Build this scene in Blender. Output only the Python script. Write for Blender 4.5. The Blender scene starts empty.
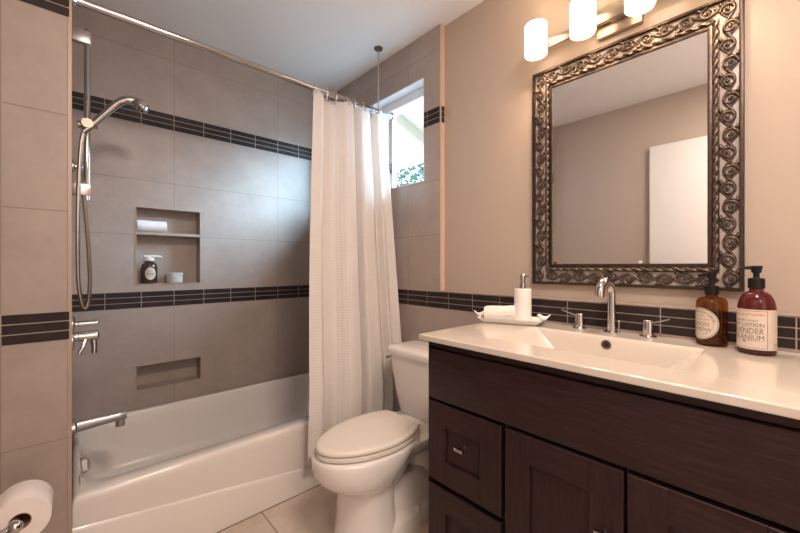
import bpy, bmesh, math, random
from mathutils import Vector, Matrix
S = bpy.context.scene
COL = S.collection
PI = math.pi
random.seed(7)
H = 1.1            # camera height

# ------------------------------------------------------------------ camera, world, large lights, exposure
cam_d = bpy.data.cameras.new('camera')
cam = bpy.data.objects.new('camera', cam_d); COL.objects.link(cam)
cam.location = (0, 0, H)
cam.rotation_euler = (PI/2, 0, math.radians(47.538 - 90))
cam_d.sensor_width = 36; cam_d.lens = 358.84/800*36
cam_d.shift_y = -0.9/800
cam_d.clip_start = 0.02
S.camera = cam

w = bpy.data.worlds.new('sky'); S.world = w; w.use_nodes = True
wb = w.node_tree.nodes['Background']
wb.inputs[0].default_value = (0.54, 0.77, 1.0, 1); wb.inputs[1].default_value = 11.0

def area(name, loc, target, sx, sy, power, color):
    d = bpy.data.lights.new(name, 'AREA'); d.shape = 'RECTANGLE'; d.size = sx; d.size_y = sy
    d.energy = power; d.color = color
    o = bpy.data.objects.new(name, d); COL.objects.link(o); o.location = loc
    o.rotation_euler = (Vector(target) - Vector(loc)).to_track_quat('-Z', 'Y').to_euler()
    return o
# added fill lights out of view: soft panel in the doorway, two fixtureless lamps
area('doorway_fill', (0.3, -0.98, 1.2), (0.45, 1.0, 1.15), 0.8, 1.9, 7, (1.0, 0.88, 0.80))
cl_ = bpy.data.lights.new('room_fill', 'POINT'); cl_.energy = 9; cl_.shadow_soft_size = 0.15; cl_.color = (1.0, 0.86, 0.77)  # warm fill added behind the camera, with no fixture
cl_o = bpy.data.objects.new('room_fill', cl_); COL.objects.link(cl_o); cl_o.location = (0.10, -0.65, 1.80)
area('overhead_fill', (0.45, -0.02, 2.375), (0.55, 0.35, 0), 0.4, 0.4, 31, (1.0, 0.81, 0.70))  # downward fill added overhead, no ceiling fixture is modelled
sun_d = bpy.data.lights.new('sun', 'SUN'); sun_d.energy = 26; sun_d.angle = math.radians(38); sun_d.color = (0.50, 0.76, 1.0)
sun = bpy.data.objects.new('sun', sun_d); COL.objects.link(sun); sun.location = (6, -4, 5)
sun.rotation_euler = Vector((-1, 0.86, -0.66)).to_track_quat('-Z', 'Y').to_euler()
pt = area('window_portal', (1.60, 1.76, H+0.763), (0, 1.76, H+0.763), 0.74, 0.58, 1, (1, 1, 1))
pt.data.cycles.is_portal = True

S.view_settings.view_transform = 'Standard'
S.view_settings.look = 'None'
S.view_settings.exposure = 0.18
S.view_settings.gamma = 1.0
S.view_settings.use_curve_mapping = False
LAMP = 4.2        # glow of the glass shades
BULB = 4.0         # power of the bulb in each shade

# ------------------------------------------------------------------ helpers
def wloc(o):
    v = Vector((0, 0, 0))
    while o is not None:
        v += o.location; o = o.parent
    return v

class MB:
    """collects geometry in world coordinates, then links it as one mesh object"""
    def __init__(s): s.bm = bmesh.new(); s.uv = None
    def face(s, vs):
        try: return s.bm.faces.new(vs)
        except ValueError: return None
    def box(s, x0, x1, y0, y1, z0, z1, bevel=0.0, seg=2, M=None):
        r = bmesh.ops.create_cube(s.bm, size=1)
        vs = r['verts']
        for v in vs:
            v.co = Vector(((x0+x1)/2 + v.co.x*(x1-x0), (y0+y1)/2 + v.co.y*(y1-y0), (z0+z1)/2 + v.co.z*(z1-z0)))
        if bevel > 0:
            es = list({e for v in vs for e in v.link_edges})
            q = bmesh.ops.bevel(s.bm, geom=es, offset=bevel, segments=seg, affect='EDGES', profile=0.5)
            vs = list({v for f in q['faces'] for v in f.verts} | {v for v in vs if v.is_valid})
        if M is not None:
            for v in vs: v.co = M @ v.co
        return s
    def loft(s, loops, cap0=True, cap1=True, closed=True):
        rows = [[s.bm.verts.new(p) for p in L] for L in loops]
        n = len(rows[0])
        for a, b in zip(rows, rows[1:]):
            for i in range(n if closed else n-1):
                j = (i+1) % n
                s.face((a[i], a[j], b[j], b[i]))
        if cap0: s.face(list(reversed(rows[0])))
        if cap1: s.face(rows[-1])
        return rows
    def tube(s, pts, r, n=12, cap=True, up=None, squash=1.0):
        """sweep a circle (radius number or list) along pts with parallel transport"""
        P = [Vector(p) for p in pts]
        T = []
        for i in range(len(P)):
            a = P[max(i-1, 0)]; b = P[min(i+1, len(P)-1)]
            t = (b-a); T.append(t.normalized() if t.length > 1e-9 else Vector((0, 0, 1)))
        u = Vector(up) if up else (Vector((0, 0, 1)) if abs(T[0].z) < 0.9 else Vector((1, 0, 0)))
        loops = []
        for i, p in enumerate(P):
            u = (u - T[i]*u.dot(T[i]))
            u = u.normalized() if u.length > 1e-6 else T[i].orthogonal().normalized()
            v = T[i].cross(u)
            rr = r[i] if isinstance(r, (list, tuple)) else r
            loops.append([p + (u*math.cos(2*PI*k/n)*squash + v*math.sin(2*PI*k/n))*rr for k in range(n)])
        s.loft(loops, cap, cap)
        return s
    def lathe(s, prof, c=(0, 0, 0), n=32, axis='Z', cap=True):
        """prof: list of (radius, height)"""
        c = Vector(c); loops = []
        for r, h in prof:
            L = []
            for k in range(n):
                a = 2*PI*k/n; x, y = r*math.cos(a), r*math.sin(a)
                if axis == 'Z': p = Vector((x, y, h))
                elif axis == 'Y': p = Vector((y, h, x))
                else: p = Vector((h, x, y))
                L.append(c + p)
            loops.append(L)
        s.loft(loops, cap, cap)
        return s
    def sphere(s, c, r, scale=(1, 1, 1), seg=12, M=None):
        q = bmesh.ops.create_uvsphere(s.bm, u_segments=seg, v_segments=max(6, seg//2+2), radius=r)
        for v in q['verts']:
            p = Vector((v.co.x*scale[0], v.co.y*scale[1], v.co.z*scale[2]))
            if M is not None: p = M @ p
            v.co = p + Vector(c)
        return s
    def prism(s, outline, axis, a, b):
        """outline 2D polygon extruded along axis from a to b"""
        def P(u, v, t):
            return {'X': (t, u, v), 'Y': (u, t, v), 'Z': (u, v, t)}[axis]
        s.loft([[Vector(P(u, v, a)) for u, v in outline], [Vector(P(u, v, b)) for u, v in outline]])
        return s
    def build(s, name, mat, parent=None, origin=None, smooth=True, angle=35):
        bmesh.ops.recalc_face_normals(s.bm, faces=s.bm.faces)
        off = wloc(parent) if parent else Vector(origin or (0, 0, 0))
        for v in s.bm.verts: v.co -= off
        me = bpy.data.meshes.new(name); s.bm.to_mesh(me); s.bm.free()
        if smooth:
            for p in me.polygons: p.use_smooth = True
            me.set_sharp_from_angle(angle=math.radians(angle))
        me.materials.append(mat)
        o = bpy.data.objects.new(name, me); COL.objects.link(o)
        if parent: o.parent = parent
        else: o.location = off
        return o

def empty(name, loc):
    o = bpy.data.objects.new(name, None); COL.objects.link(o); o.location = loc
    o.empty_display_size = 0.05
    return o
def tag(o, label, cat, group=None, kind=None):
    o['label'] = label; o['category'] = cat
    if group: o['group'] = group
    if kind: o['kind'] = kind
    return o
def struct(mb, name, mat, label=None, cat=None, smooth=False, parent=None):
    o = mb.build(name, mat, parent, smooth=smooth)
    if not parent: o['kind'] = 'structure'
    if label: o['label'] = label
    if cat: o['category'] = cat
    return o
def rrect(x0, x1, y0, y1, r, z, n=8):
    pts = []
    for (cx, cy, a0) in ((x1-r, y1-r, 0), (x0+r, y1-r, PI/2), (x0+r, y0+r, PI), (x1-r, y0+r, 3*PI/2)):
        for k in range(n+1):
            a = a0 + PI/2*k/n
            pts.append(Vector((cx + r*math.cos(a), cy + r*math.sin(a), z)))
    return pts
def arc(c, r, a0, a1, n, fx):
    return [fx(c[0] + r*math.cos(a0+(a1-a0)*k/n), c[1] + r*math.sin(a0+(a1-a0)*k/n)) for k in range(n+1)]
def smoothpts(pts, sub=6):
    """Catmull-Rom through pts"""
    P = [Vector(p) for p in pts]; out = []
    for i in range(len(P)-1):
        a, b, c, d = P[max(i-1, 0)], P[i], P[i+1], P[min(i+2, len(P)-1)]
        for k in range(sub):
            t = k/sub
            out.append(0.5*((2*b) + (c-a)*t + (2*a-5*b+4*c-d)*t*t + (3*b-a-3*c+d)*t**3))
    out.append(P[-1]); return out

# ------------------------------------------------------------------ materials
class NT:
    def __init__(s, name):
        s.m = bpy.data.materials.new(name); s.m.use_nodes = True
        s.t = s.m.node_tree; s.b = s.t.nodes['Principled BSDF']; s.out = s.t.nodes['Material Output']
    def n(s, typ, **kw):
        o = s.t.nodes.new(typ)
        for k, v in kw.items(): setattr(o, k, v)
        return o
    def l(s, a, b): s.t.links.new(a, b)
    def math(s, op, a, b=None, c=None):
        o = s.n('ShaderNodeMath', operation=op)
        for i, v in enumerate((a, b, c)):
            if v is None: continue
            if isinstance(v, (int, float)): o.inputs[i].default_value = v
            else: s.l(v, o.inputs[i])
        return o.outputs[0]
    def mix(s, f, a, b):
        o = s.n('ShaderNodeMix', data_type='RGBA')
        if isinstance(f, (int, float)): o.inputs[0].default_value = f
        else: s.l(f, o.inputs[0])
        for i, v in ((6, a), (7, b)):
            if isinstance(v, tuple): o.inputs[i].default_value = (*v, 1)
            else: s.l(v, o.inputs[i])
        return o.outputs[2]
    def noise(s, scale, detail=3, rough=0.55, vec=None):
        o = s.n('ShaderNodeTexNoise'); o.inputs['Scale'].default_value = scale
        o.inputs['Detail'].default_value = detail; o.inputs['Roughness'].default_value = rough
        if vec is not None: s.l(vec, o.inputs['Vector'])
        return o.outputs[0]
    def obj(s): return s.n('ShaderNodeTexCoord').outputs['Object']
    def bump(s, h, strength=0.2, dist=0.002):
        o = s.n('ShaderNodeBump'); o.inputs['Strength'].default_value = strength
        o.inputs['Distance'].default_value = dist
        s.l(h, o.inputs['Height']); s.l(o.outputs[0], s.b.inputs['Normal'])
    def ramp(s, f, stops):
        o = s.n('ShaderNodeValToRGB'); s.l(f, o.inputs[0])
        e = o.color_ramp.elements
        while len(e) < len(stops): e.new(0.5)
        for i, (p, c) in enumerate(stops): e[i].position = p; e[i].color = (*c, 1)
        return o.outputs[0]

def mat(name, color, rough=0.5, metal=0.0, coat=0.0, spec=0.5, var=0.0, vscale=6, bump=0, bscale=200):
    k = NT(name); b = k.b
    b.inputs['Base Color'].default_value = (*color, 1); b.inputs['Roughness'].default_value = rough
    b.inputs['Metallic'].default_value = metal; b.inputs['Coat Weight'].default_value = coat
    b.inputs['Specular IOR Level'].default_value = spec
    if var > 0:
        nz = k.noise(vscale, 4, 0.6, k.obj())
        lo = tuple(c*(1-var) for c in color); hi = tuple(min(1, c*(1+var)) for c in color)
        k.l(k.ramp(nz, [(0.3, lo), (0.7, hi)]), b.inputs['Base Color'])
    if bump > 0:
        k.bump(k.noise(bscale, 2, 0.5, k.obj()), bump, 0.001)
    return k.m

TILE = (0.360, 0.297, 0.264)
def tile_mat(name, axis, u0, us, zj, base=TILE, grout=(0.25, 0.212, 0.19), zaxis='Z', z_rep=None, gw=0.0016, rough=0.38, var=0.10):
    k = NT(name)
    sep = k.n('ShaderNodeSeparateXYZ'); k.l(k.obj(), sep.inputs[0])
    u = sep.outputs[axis]; z = sep.outputs[zaxis]
    def line(val, o, s):
        f = k.math('FRACT', k.math('ADD', k.math('DIVIDE', k.math('SUBTRACT', val, o), s), 0.5))
        return k.math('LESS_THAN', k.math('MULTIPLY', k.math('ABSOLUTE', k.math('SUBTRACT', f, 0.5)), s), gw)
    mask = line(u, u0, us)
    if z_rep: mask = k.math('MAXIMUM', mask, line(z, z_rep[0], z_rep[1]))
    idx = k.math('FLOOR', k.math('DIVIDE', k.math('SUBTRACT', u, u0), us))
    for j in (zj or []):
        mask = k.math('MAXIMUM', mask, k.math('LESS_THAN', k.math('ABSOLUTE', k.math('SUBTRACT', z, j)), gw))
        idx = k.math('ADD', idx, k.math('MULTIPLY', k.math('GREATER_THAN', z, j), 7.31))
    wn = k.n('ShaderNodeTexWhiteNoise', noise_dimensions='1D'); k.l(idx, wn.inputs['W'])
    nz = k.noise(5.5, 6, 0.62, k.obj()); nz2 = k.noise(42, 4, 0.6, k.obj())
    f = k.math('ADD', k.math('ADD', k.math('MULTIPLY', nz, 0.75), k.math('MULTIPLY', nz2, 0.25)), k.math('MULTIPLY', k.math('SUBTRACT', wn.outputs[0], 0.5), 0.10))
    col = k.ramp(f, [(0.32, tuple(c*(1-var*1.3) for c in base)), (0.68, tuple(min(1, c*(1+var)) for c in base))])
    k.l(k.mix(mask, col, grout), k.b.inputs['Base Color'])
    k.l(k.math('ADD', k.math('MULTIPLY', mask, 0.35), rough), k.b.inputs['Roughness'])
    k.bump(k.math('ADD', k.math('MULTIPLY', mask, -1.0), k.math('MULTIPLY', nz2, 0.12)), 0.35, 0.0015)
    return k.m

zr = lambda r: H + r
ZJ = [zr(1.162), zr(0.463), zr(0.1675), zr(-0.531), zr(-0.83)]
UB0, UB1 = zr(0.7664), zr(0.8556)        # upper dark band
LB0, LB1 = zr(-0.2285), zr(-0.1402)      # lower dark band
XB, XP, YA, YW, CEIL = 1.4524, 1.4845, 2.3750, 1.5107, zr(1.292)
XL, YF = -0.38, -1.0

M = {}
M['tile_back'] = tile_mat('taupe_tile_back', 'X', 0.4303, 0.6096, ZJ[:3])
M['tile_side'] = tile_mat('taupe_tile_side', 'Y', 1.5162, 0.6096, ZJ)
M['tile_wing'] = tile_mat('taupe_tile_wing', 'X', -0.148, 0.6096, ZJ)
M['tile_plain'] = mat('taupe_tile_plain', TILE, 0.4, var=0.08, vscale=9)
M['floor'] = tile_mat('beige_floor_tile', 'X', 0.625, 0.61, None, base=(0.60, 0.50, 0.425), grout=(0.22, 0.165, 0.125), zaxis='Y', z_rep=(1.10, 0.61), gw=0.0024, rough=0.33, var=0.16)
M['dark_tile'] = mat('dark_brown_glass_tile', (0.030, 0.021, 0.021), 0.42, spec=0.16, var=0.25, vscale=14)
M['grout'] = mat('light_grout', (0.36, 0.31, 0.275), 0.8)
M['paint'] = mat('tan_wall_paint', (0.45, 0.366, 0.298), 0.6, var=0.03, vscale=2, bump=0.15, bscale=350)
M['paint_trim'] = mat('tan_trim_paint', (0.62, 0.45, 0.35), 0.45)
M['edge_trim'] = mat('tan_metal_edge_trim', (0.40, 0.30, 0.235), 0.4, metal=0.2)
M['ceiling'] = mat('white_ceiling_paint', (0.88, 0.865, 0.855), 0.8, bump=0.1, bscale=260)
M['white_paint'] = mat('white_door_paint', (0.80, 0.77, 0.73), 0.35)
M['porcelain'] = mat('white_porcelain', (0.78, 0.745, 0.715), 0.12, coat=0.4)
M['tub'] = mat('white_enamel', (0.74, 0.70, 0.665), 0.2, coat=0.3)
M['seat'] = mat('white_seat_plastic', (0.74, 0.68, 0.62), 0.25, coat=0.2)
M['counter'] = mat('white_cast_stone', (0.64, 0.575, 0.51), 0.13, coat=0.5, var=0.015)
M['ceramic'] = mat('white_ceramic', (0.83, 0.80, 0.77), 0.18, coat=0.3)
M['chrome'] = mat('polished_chrome', (0.54, 0.52, 0.51), 0.12, metal=1.0)
M['nickel'] = mat('brushed_nickel', (0.50, 0.42, 0.35), 0.28, metal=1.0)
M['satin'] = mat('satin_metal', (0.58, 0.56, 0.55), 0.3, metal=0.9)
M['dark_metal'] = mat('dark_overflow_metal', (0.16, 0.12, 0.09), 0.3, metal=0.9)
M['black'] = mat('black_plastic', (0.010, 0.008, 0.008), 0.38, spec=0.25)
M['void'] = mat('dark_opening', (0.01, 0.008, 0.007), 0.7)
M['bronze'] = mat('antique_bronze', (0.048, 0.032, 0.024), 0.36, metal=0.55, var=0.35, vscale=60, bump=0.25, bscale=240)
M['bronze_hi'] = mat('antique_bronze_scrolls', (0.088, 0.061, 0.046), 0.32, metal=0.35, var=0.4, vscale=80)
M['paper'] = mat('white_tissue_paper', (0.80, 0.73, 0.69), 0.9, bump=0.3, bscale=400)
M['card'] = mat('cardboard_core', (0.30, 0.20, 0.14), 0.9)
M['label'] = mat('cream_paper_label', (0.62, 0.53, 0.445), 0.6, var=0.05, vscale=40)
M['ink'] = mat('dark_ink', (0.035, 0.027, 0.025), 0.6)
M['ink_thin'] = mat('brown_grey_ink', (0.16, 0.125, 0.11), 0.6)
M['ink_red'] = mat('red_ink', (0.55, 0.06, 0.05), 0.6)
M['frame_white'] = mat('white_window_vinyl', (0.80, 0.80, 0.83), 0.35)
M['eave'] = mat('cream_eave_boards', (0.42, 0.355, 0.275), 0.6)
M['concrete'] = mat('grey_brown_paving', (0.22, 0.20, 0.17), 0.8, var=0.1)  # even dark ground tone, kept low to limit bounce onto the eave
M['bark'] = mat('brown_bark', (0.12, 0.08, 0.05), 0.9, var=0.3, vscale=20)
k = NT('garden_leaf'); nz = k.noise(3.0, 2, 0.5, k.obj())
k.l(k.ramp(nz, [(0.35, (0.02, 0.04, 0.025)), (0.65, (0.075, 0.115, 0.085))]), k.b.inputs['Base Color'])
k.b.inputs['Roughness'].default_value = 0.5
tr = k.n('ShaderNodeBsdfTranslucent'); tr.inputs[0].default_value = (0.07, 0.11, 0.07, 1)
mx = k.n('ShaderNodeMixShader'); mx.inputs[0].default_value = 0.45
k.l(k.b.outputs[0], mx.inputs[1]); k.l(tr.outputs[0], mx.inputs[2]); k.l(mx.outputs[0], k.out.inputs[0]); M['leaf'] = k.m

# dark espresso wood: grain along Y (rails, false front) or Z (stiles, panels)
def wood(name, axis):
    k = NT(name); mp = k.n('ShaderNodeMapping'); k.l(k.obj(), mp.inputs[0])
    mp.inputs['Scale'].default_value = (40, 3, 40) if axis == 'Y' else (40, 40, 3)
    g = k.noise(3.2, 8, 0.7, mp.outputs[0]); g2 = k.noise(2.2, 3, 0.5, k.obj())
    f = k.math('ADD', k.math('MULTIPLY', g, 0.7), k.math('MULTIPLY', g2, 0.3))
    k.l(k.ramp(f, [(0.34, (0.014, 0.0054, 0.0058)), (0.52, (0.030, 0.0120, 0.0125)), (0.70, (0.062, 0.027, 0.026))]), k.b.inputs['Base Color'])
    k.b.inputs['Roughness'].default_value = 0.42; k.b.inputs['Specular IOR Level'].default_value = 0.3
    k.bump(g, 0.12, 0.001); return k.m
M['wood_y'] = wood('espresso_wood_horizontal', 'Y'); M['wood_z'] = wood('espresso_wood_vertical', 'Z')
M['wood_gap'] = mat('espresso_carcass', (0.014, 0.008, 0.008), 0.5)

# waffle-weave curtain cloth
k = NT('white_waffle_cloth'); uv = k.n('ShaderNodeUVMap'); sp = k.n('ShaderNodeSeparateXYZ'); k.l(uv.outputs[0], sp.inputs[0])
def cell(o): return k.math('ABSOLUTE', k.math('SINE', k.math('MULTIPLY', o, PI/0.0140)))
wv = k.math('MULTIPLY', cell(sp.outputs[0]), cell(sp.outputs[1]))
k.b.inputs['Roughness'].default_value = 0.9
k.l(k.mix(wv, (0.94, 0.895, 0.865), (0.86, 0.81, 0.775)), k.b.inputs['Base Color'])
bp = k.n('ShaderNodeBump'); bp.inputs['Strength'].default_value = 0.6; bp.inputs['Distance'].default_value = 0.003; bp.invert = True
k.l(wv, bp.inputs['Height']); k.l(bp.outputs[0], k.b.inputs['Normal'])
tr = k.n('ShaderNodeBsdfTranslucent'); tr.inputs[0].default_value = (0.80, 0.78, 0.76, 1)
mx = k.n('ShaderNodeMixShader'); mx.inputs[0].default_value = 0.28
k.l(k.b.outputs[0], mx.inputs[1]); k.l(tr.outputs[0], mx.inputs[2]); k.l(mx.outputs[0], k.out.inputs[0]); M['cloth'] = k.m
# terry towel
k = NT('white_terry'); k.b.inputs['Base Color'].default_value = (0.82, 0.78, 0.75, 1); k.b.inputs['Roughness'].default_value = 0.95
vo = k.n('ShaderNodeTexVoronoi'); vo.inputs['Scale'].default_value = 130; k.l(k.obj(), vo.inputs['Vector'])
k.bump(vo.outputs['Distance'], 0.9, 0.003); M['terry'] = k.m
# mirror
M['mirror'] = mat('mirror_silver', (0.90, 0.90, 0.905), 0.015, metal=1.0)
# lamp glass that glows
k = NT('lit_opal_glass'); k.b.inputs['Base Color'].default_value = (0.9, 0.86, 0.8, 1); k.b.inputs['Roughness'].default_value = 0.25
k.b.inputs['Emission Color'].default_value = (1.0, 0.72, 0.47, 1); k.b.inputs['Emission Strength'].default_value = LAMP; M['opal'] = k.m
# window glass
k = NT('clear_window_glass'); ts = k.n('ShaderNodeBsdfTransparent'); ts.inputs[0].default_value = (0.97, 0.985, 0.98, 1)
gl = k.n('ShaderNodeBsdfGlossy'); gl.inputs['Roughness'].default_value = 0.02
mx = k.n('ShaderNodeMixShader'); mx.inputs[0].default_value = 0.05
k.l(ts.outputs[0], mx.inputs[1]); k.l(gl.outputs[0], mx.inputs[2]); k.l(mx.outputs[0], k.out.inputs[0]); M['glass'] = k.m
# bottle glass
def bottle_glass(name, color, tcol, tw):
    k = NT(name); k.b.inputs['Base Color'].default_value = (*color, 1); k.b.inputs['Roughness'].default_value = 0.06
    k.b.inputs['Coat Weight'].default_value = 0.5
    ts = k.n('ShaderNodeBsdfTransparent'); ts.inputs[0].default_value = (*tcol, 1)
    mx = k.n('ShaderNodeMixShader'); mx.inputs[0].default_value = tw
    k.l(k.b.outputs[0], mx.inputs[1]); k.l(ts.outputs[0], mx.inputs[2]); k.l(mx.outputs[0], k.out.inputs[0]); return k.m
M['amber'] = bottle_glass('amber_glass', (0.07, 0.026, 0.010), (0.80, 0.47, 0.20), 0.66)
M['ruby'] = bottle_glass('red_amber_glass', (0.085, 0.018, 0.018), (0.66, 0.22, 0.17), 0.50)
M['soap'] = mat('amber_soap', (0.05, 0.022, 0.010), 0.4)
M['lotion'] = mat('red_lotion', (0.10, 0.018, 0.016), 0.4)
M['clear'] = mat('milky_glass', (0.62, 0.60, 0.60), 0.15, coat=0.4)

# ------------------------------------------------------------------ structure
struct(MB().box(XL-0.12, 1.62, YF-0.12, YA+0.2, -0.12, 0), 'floor', M['floor'])
struct(MB().box(XL-0.12, 1.62, YF-0.12, YA+0.2, CEIL, CEIL+0.12), 'ceiling', M['ceiling'])
struct(MB().box(XL-0.12, XL, YF-0.12, YA+0.2, 0, CEIL), 'wall_opposite', M['paint'])
# front wall (behind the camera) with a doorway
m = MB(); m.box(XL, -0.12, YF-0.12, YF, 0, CEIL); m.box(0.72, 1.62, YF-0.12, YF, 0, CEIL); m.box(-0.12, 0.72, YF-0.12, YF, 2.17, CEIL)
struct(m, 'wall_front', M['paint'])
m = MB(); m.box(-0.16, 0.76, YF-0.50, YF-0.46, -0.12, CEIL); m.box(-0.16, -0.12, YF-0.46, YF-0.12, -0.12, CEIL); m.box(0.72, 0.76, YF-0.46, YF-0.12, -0.12, CEIL); m.box(-0.12, 0.72, YF-0.46, YF-0.12, 2.17, CEIL); m.box(-0.12, 0.72, YF-0.46, YF-0.12, -0.12, 0); struct(m, 'wall_hallway', M['paint'])
# back wall with two niches
def holed(mb, u0, u1, z0, z1, holes, f):
    """fill rectangle u0..u1, z0..z1 minus holes (sorted by z, same u range allowed different) with boxes f(ua,ub,za,zb)"""
    zs = sorted({z0, z1, *[h[2] for h in holes], *[h[3] for h in holes]})
    for za, zb in zip(zs, zs[1:]):
        cuts = [(h[0], h[1]) for h in holes if h[2] <= za+1e-6 and h[3] >= zb-1e-6]
        a = u0
        for ca, cb in sorted(cuts):
            f(a, ca, za, zb); a = cb
        f(a, u1, za, zb)
N1 = (0.2525, 0.5660, zr(-0.1039), zr(0.3190)); N2 = (0.2540, 0.5685, zr(-0.6735), zr(-0.5380))
m = MB(); holed(m, -0.02, 1.62, 0, CEIL, [N1, N2], lambda a, b, c, d: m.box(a, b, YA, YA+0.10, c, d))
m.box(-0.02, 1.62, YA+0.10, YA+0.2, 0, CEIL)
struct(m, 'wall_back', M['tile_back'])
# niche shelf and niche edge trims
m = MB()
for N in (N1, N2): m.box(N[0], N[1], YA+0.0985, YA+0.102, N[2], N[3])
struct(m, 'trim_niche_back', M['tile_plain'])
struct(MB().box(N1[0], N1[1], YA-0.001, YA+0.10, zr(0.168), zr(0.184), 0.001), 'trim_niche_shelf', M['tile_plain'], 'taupe tile shelf across the upper niche')
def niche_trim(N, name):
    m = MB(); t = 0.004; a, b, c, d = N
    m.box(a, a+t, YA-0.003, YA+0.006, c, d); m.box(b-t, b, YA-0.003, YA+0.006, c, d)
    m.box(a, b, YA-0.003, YA+0.006, c, c+t); m.box(a, b, YA-0.003, YA+0.006, d-t, d)
    struct(m, name, M['edge_trim'])
niche_trim(N1, 'trim_niche_upper'); niche_trim(N2, 'trim_niche_lower')
# wing wall at the tub's tap end
struct(MB().box(XL, -0.004, YW, YA+0.1, 0, CEIL), 'wall_left', M['tile_wing'])
struct(MB().box(-0.006, 0.0, YW+0.004, YA, 0.30, CEIL), 'wall_left_tub_side', M['tile_side'])
struct(MB().box(-0.0095, 0.0008, YW-0.002, YW+0.008, 0, CEIL, 0.001), 'trim_wing_edge', M['edge_trim'])
# right wall: tiled part with the window hole, wainscot, painted part
W0, W1, WZ0, WZ1 = 1.3885, 2.13, zr(0.4727), zr(1.0537)
m = MB(); holed(m, 1.27, YA+0.1, 0, CEIL, [(W0, W1, WZ0, WZ1)], lambda a, b, c, d: m.box(XB, 1.62, a, b, c, d))
m.box(XB, XP+0.02, YF, 1.27, 0, LB1)
struct(m, 'wall_right_tiled', M['tile_side'])
m = MB(); rv = 0.005
m.box(XB+0.001, 1.60, W0, W1, WZ1-rv, WZ1); m.box(XB+0.001, 1.60, W0, W1, WZ0, WZ0+rv); m.box(XB+0.001, 1.60, W0, W0+rv, WZ0+rv, WZ1-rv); m.box(XB+0.001, 1.60, W1-rv, W1, WZ0+rv, WZ1-rv)
struct(m, 'trim_window_reveal', mat('daylit_reveal_tone', (0.66, 0.64, 0.645), 0.5))  # pale lining added, daylight on the reveal is put into its colour
struct(MB().box(XP, 1.62, YF-0.12, 1.27, 0, CEIL), 'wall_right', M['paint'])
struct(MB().box(XB+0.0005, XP+0.001, 1.2655, 1.2705, LB1+0.004, CEIL), 'trim_tile_return', M['paint_trim'])
struct(MB().box(XB-0.004, XP+0.001, YF, 1.2690, LB1, LB1+0.0065, 0.002), 'trim_wainscot_cap', mat('tan_cap_tile', (0.34, 0.27, 0.225), 0.35))
# dark tile bands
def band(name, axis, u0, u1, j0, z0, z1, face, outn, label):
    """three rows of 6-inch tiles; face = plane coordinate, outn = sign towards the room"""
    g = MB(); t = MB(); p = 0.1524; gr = 0.0032
    def add(mb, a, b, c, d, depth, bev=0):
        f0, f1 = sorted((face, face + outn*depth))
        if axis == 'X': mb.box(a, b, f0, f1, c, d, bev, 1)
        else: mb.box(f0, f1, a, b, c, d, bev, 1)
    add(g, u0, u1, z0, z1, 0.0007)
    rh = (z1-z0)/3
    k0 = math.floor((u0-j0)/p)-1
    for i in range(k0, k0+int((u1-u0)/p)+4):
        a, b = max(u0, j0+i*p+gr/2), min(u1, j0+(i+1)*p-gr/2)
        if b-a < 0.004: continue
        for r in range(3): add(t, a, b, z0+r*rh+gr/2, z0+(r+1)*rh-gr/2, 0.0022, 0.0006)
    o = struct(t, name, M['dark_tile'], label); struct(g, 'grout', M['grout'], parent=o)
band('trim_band_back_upper', 'X', 0.0, XB, 0.4303, UB0, UB1, YA, -1, 'upper dark tile band across the back wall')
band('trim_band_back_lower', 'X', 0.0, XB, 0.4303, LB0, LB1, YA, -1, 'lower dark tile band across the back wall')
band('trim_band_wing_upper', 'X', XL, -0.005, -0.148, UB0, UB1, YW, -1, 'dark tile band at the top of the left wall')
band('trim_band_wing_lower', 'X', XL, -0.005, -0.148, LB0, LB1, YW, -1, 'dark tile band low on the left wall')
band('trim_band_right_lower', 'Y', YF, YA, 1.5162, LB0, LB1, XB, -1, 'dark tile band behind the vanity')
band('trim_band_right_upper', 'Y', 1.2715, W0-0.001, 1.5162, UB0, UB1, XB, -1, 'short dark tile band beside the window')
band('trim_band_return', 'X', XB+0.006, XP-0.004, 1.60, UB0, UB1, 1.2655, -1, 'dark tile sliver on the tile edge')
# skirting line of caulk along the tub is part of the floor joint
struct(MB().box(0.0, XB, 1.5965, 1.600, 0, 0.003), 'trim_tub_joint', mat('brown_caulk', (0.13, 0.085, 0.06), 0.7))

# window: frame, mullion, panes
win = empty('window_1', (XB, (W0+W1)/2, WZ0)); win['kind'] = 'structure'; win['label'] = 'white sliding window above the bathtub beside the curtain'
X1 = 1.5216
m = MB(); m.box(X1, 1.60, W0-0.0, W1, WZ1-0.058, WZ1, 0.004); m.box(X1, 1.60, W0, W1, WZ0-0.002, WZ0+0.012, 0.002)
m.box(X1, 1.60, W0-0.01, W0+0.012, WZ0, WZ1-0.055, 0.002); m.box(X1, 1.60, W1-0.04, W1, WZ0, WZ1-0.055, 0.003)
m.build('window_frame', M['frame_white'], win, smooth=False)
m = MB(); m.box(X1+0.004, X1+0.03, W0+0.002, W1-0.02, WZ1-0.034, WZ1-0.026); m.build('frame_groove', mat('grey_groove', (0.38, 0.38, 0.42), 0.5), win, smooth=False)
m = MB(); m.box(X1+0.012, X1+0.045, 1.748, 1.790, WZ0+0.010, WZ1-0.056, 0.003); mu = m.build('meeting_rail', M['frame_white'], win, smooth=False)
MB().box(X1-0.002, X1+0.014, 1.757, 1.765, zr(0.60), zr(0.66), 0.002).build('latch', M['black'], mu)
for a, b in ((W0+0.010, 1.750), (1.788, W1-0.038)):
    MB().box(X1+0.030, X1+0.034, a, b, WZ0+0.010, WZ1-0.056).build('window_pane', M['glass'], win, smooth=False)

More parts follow.
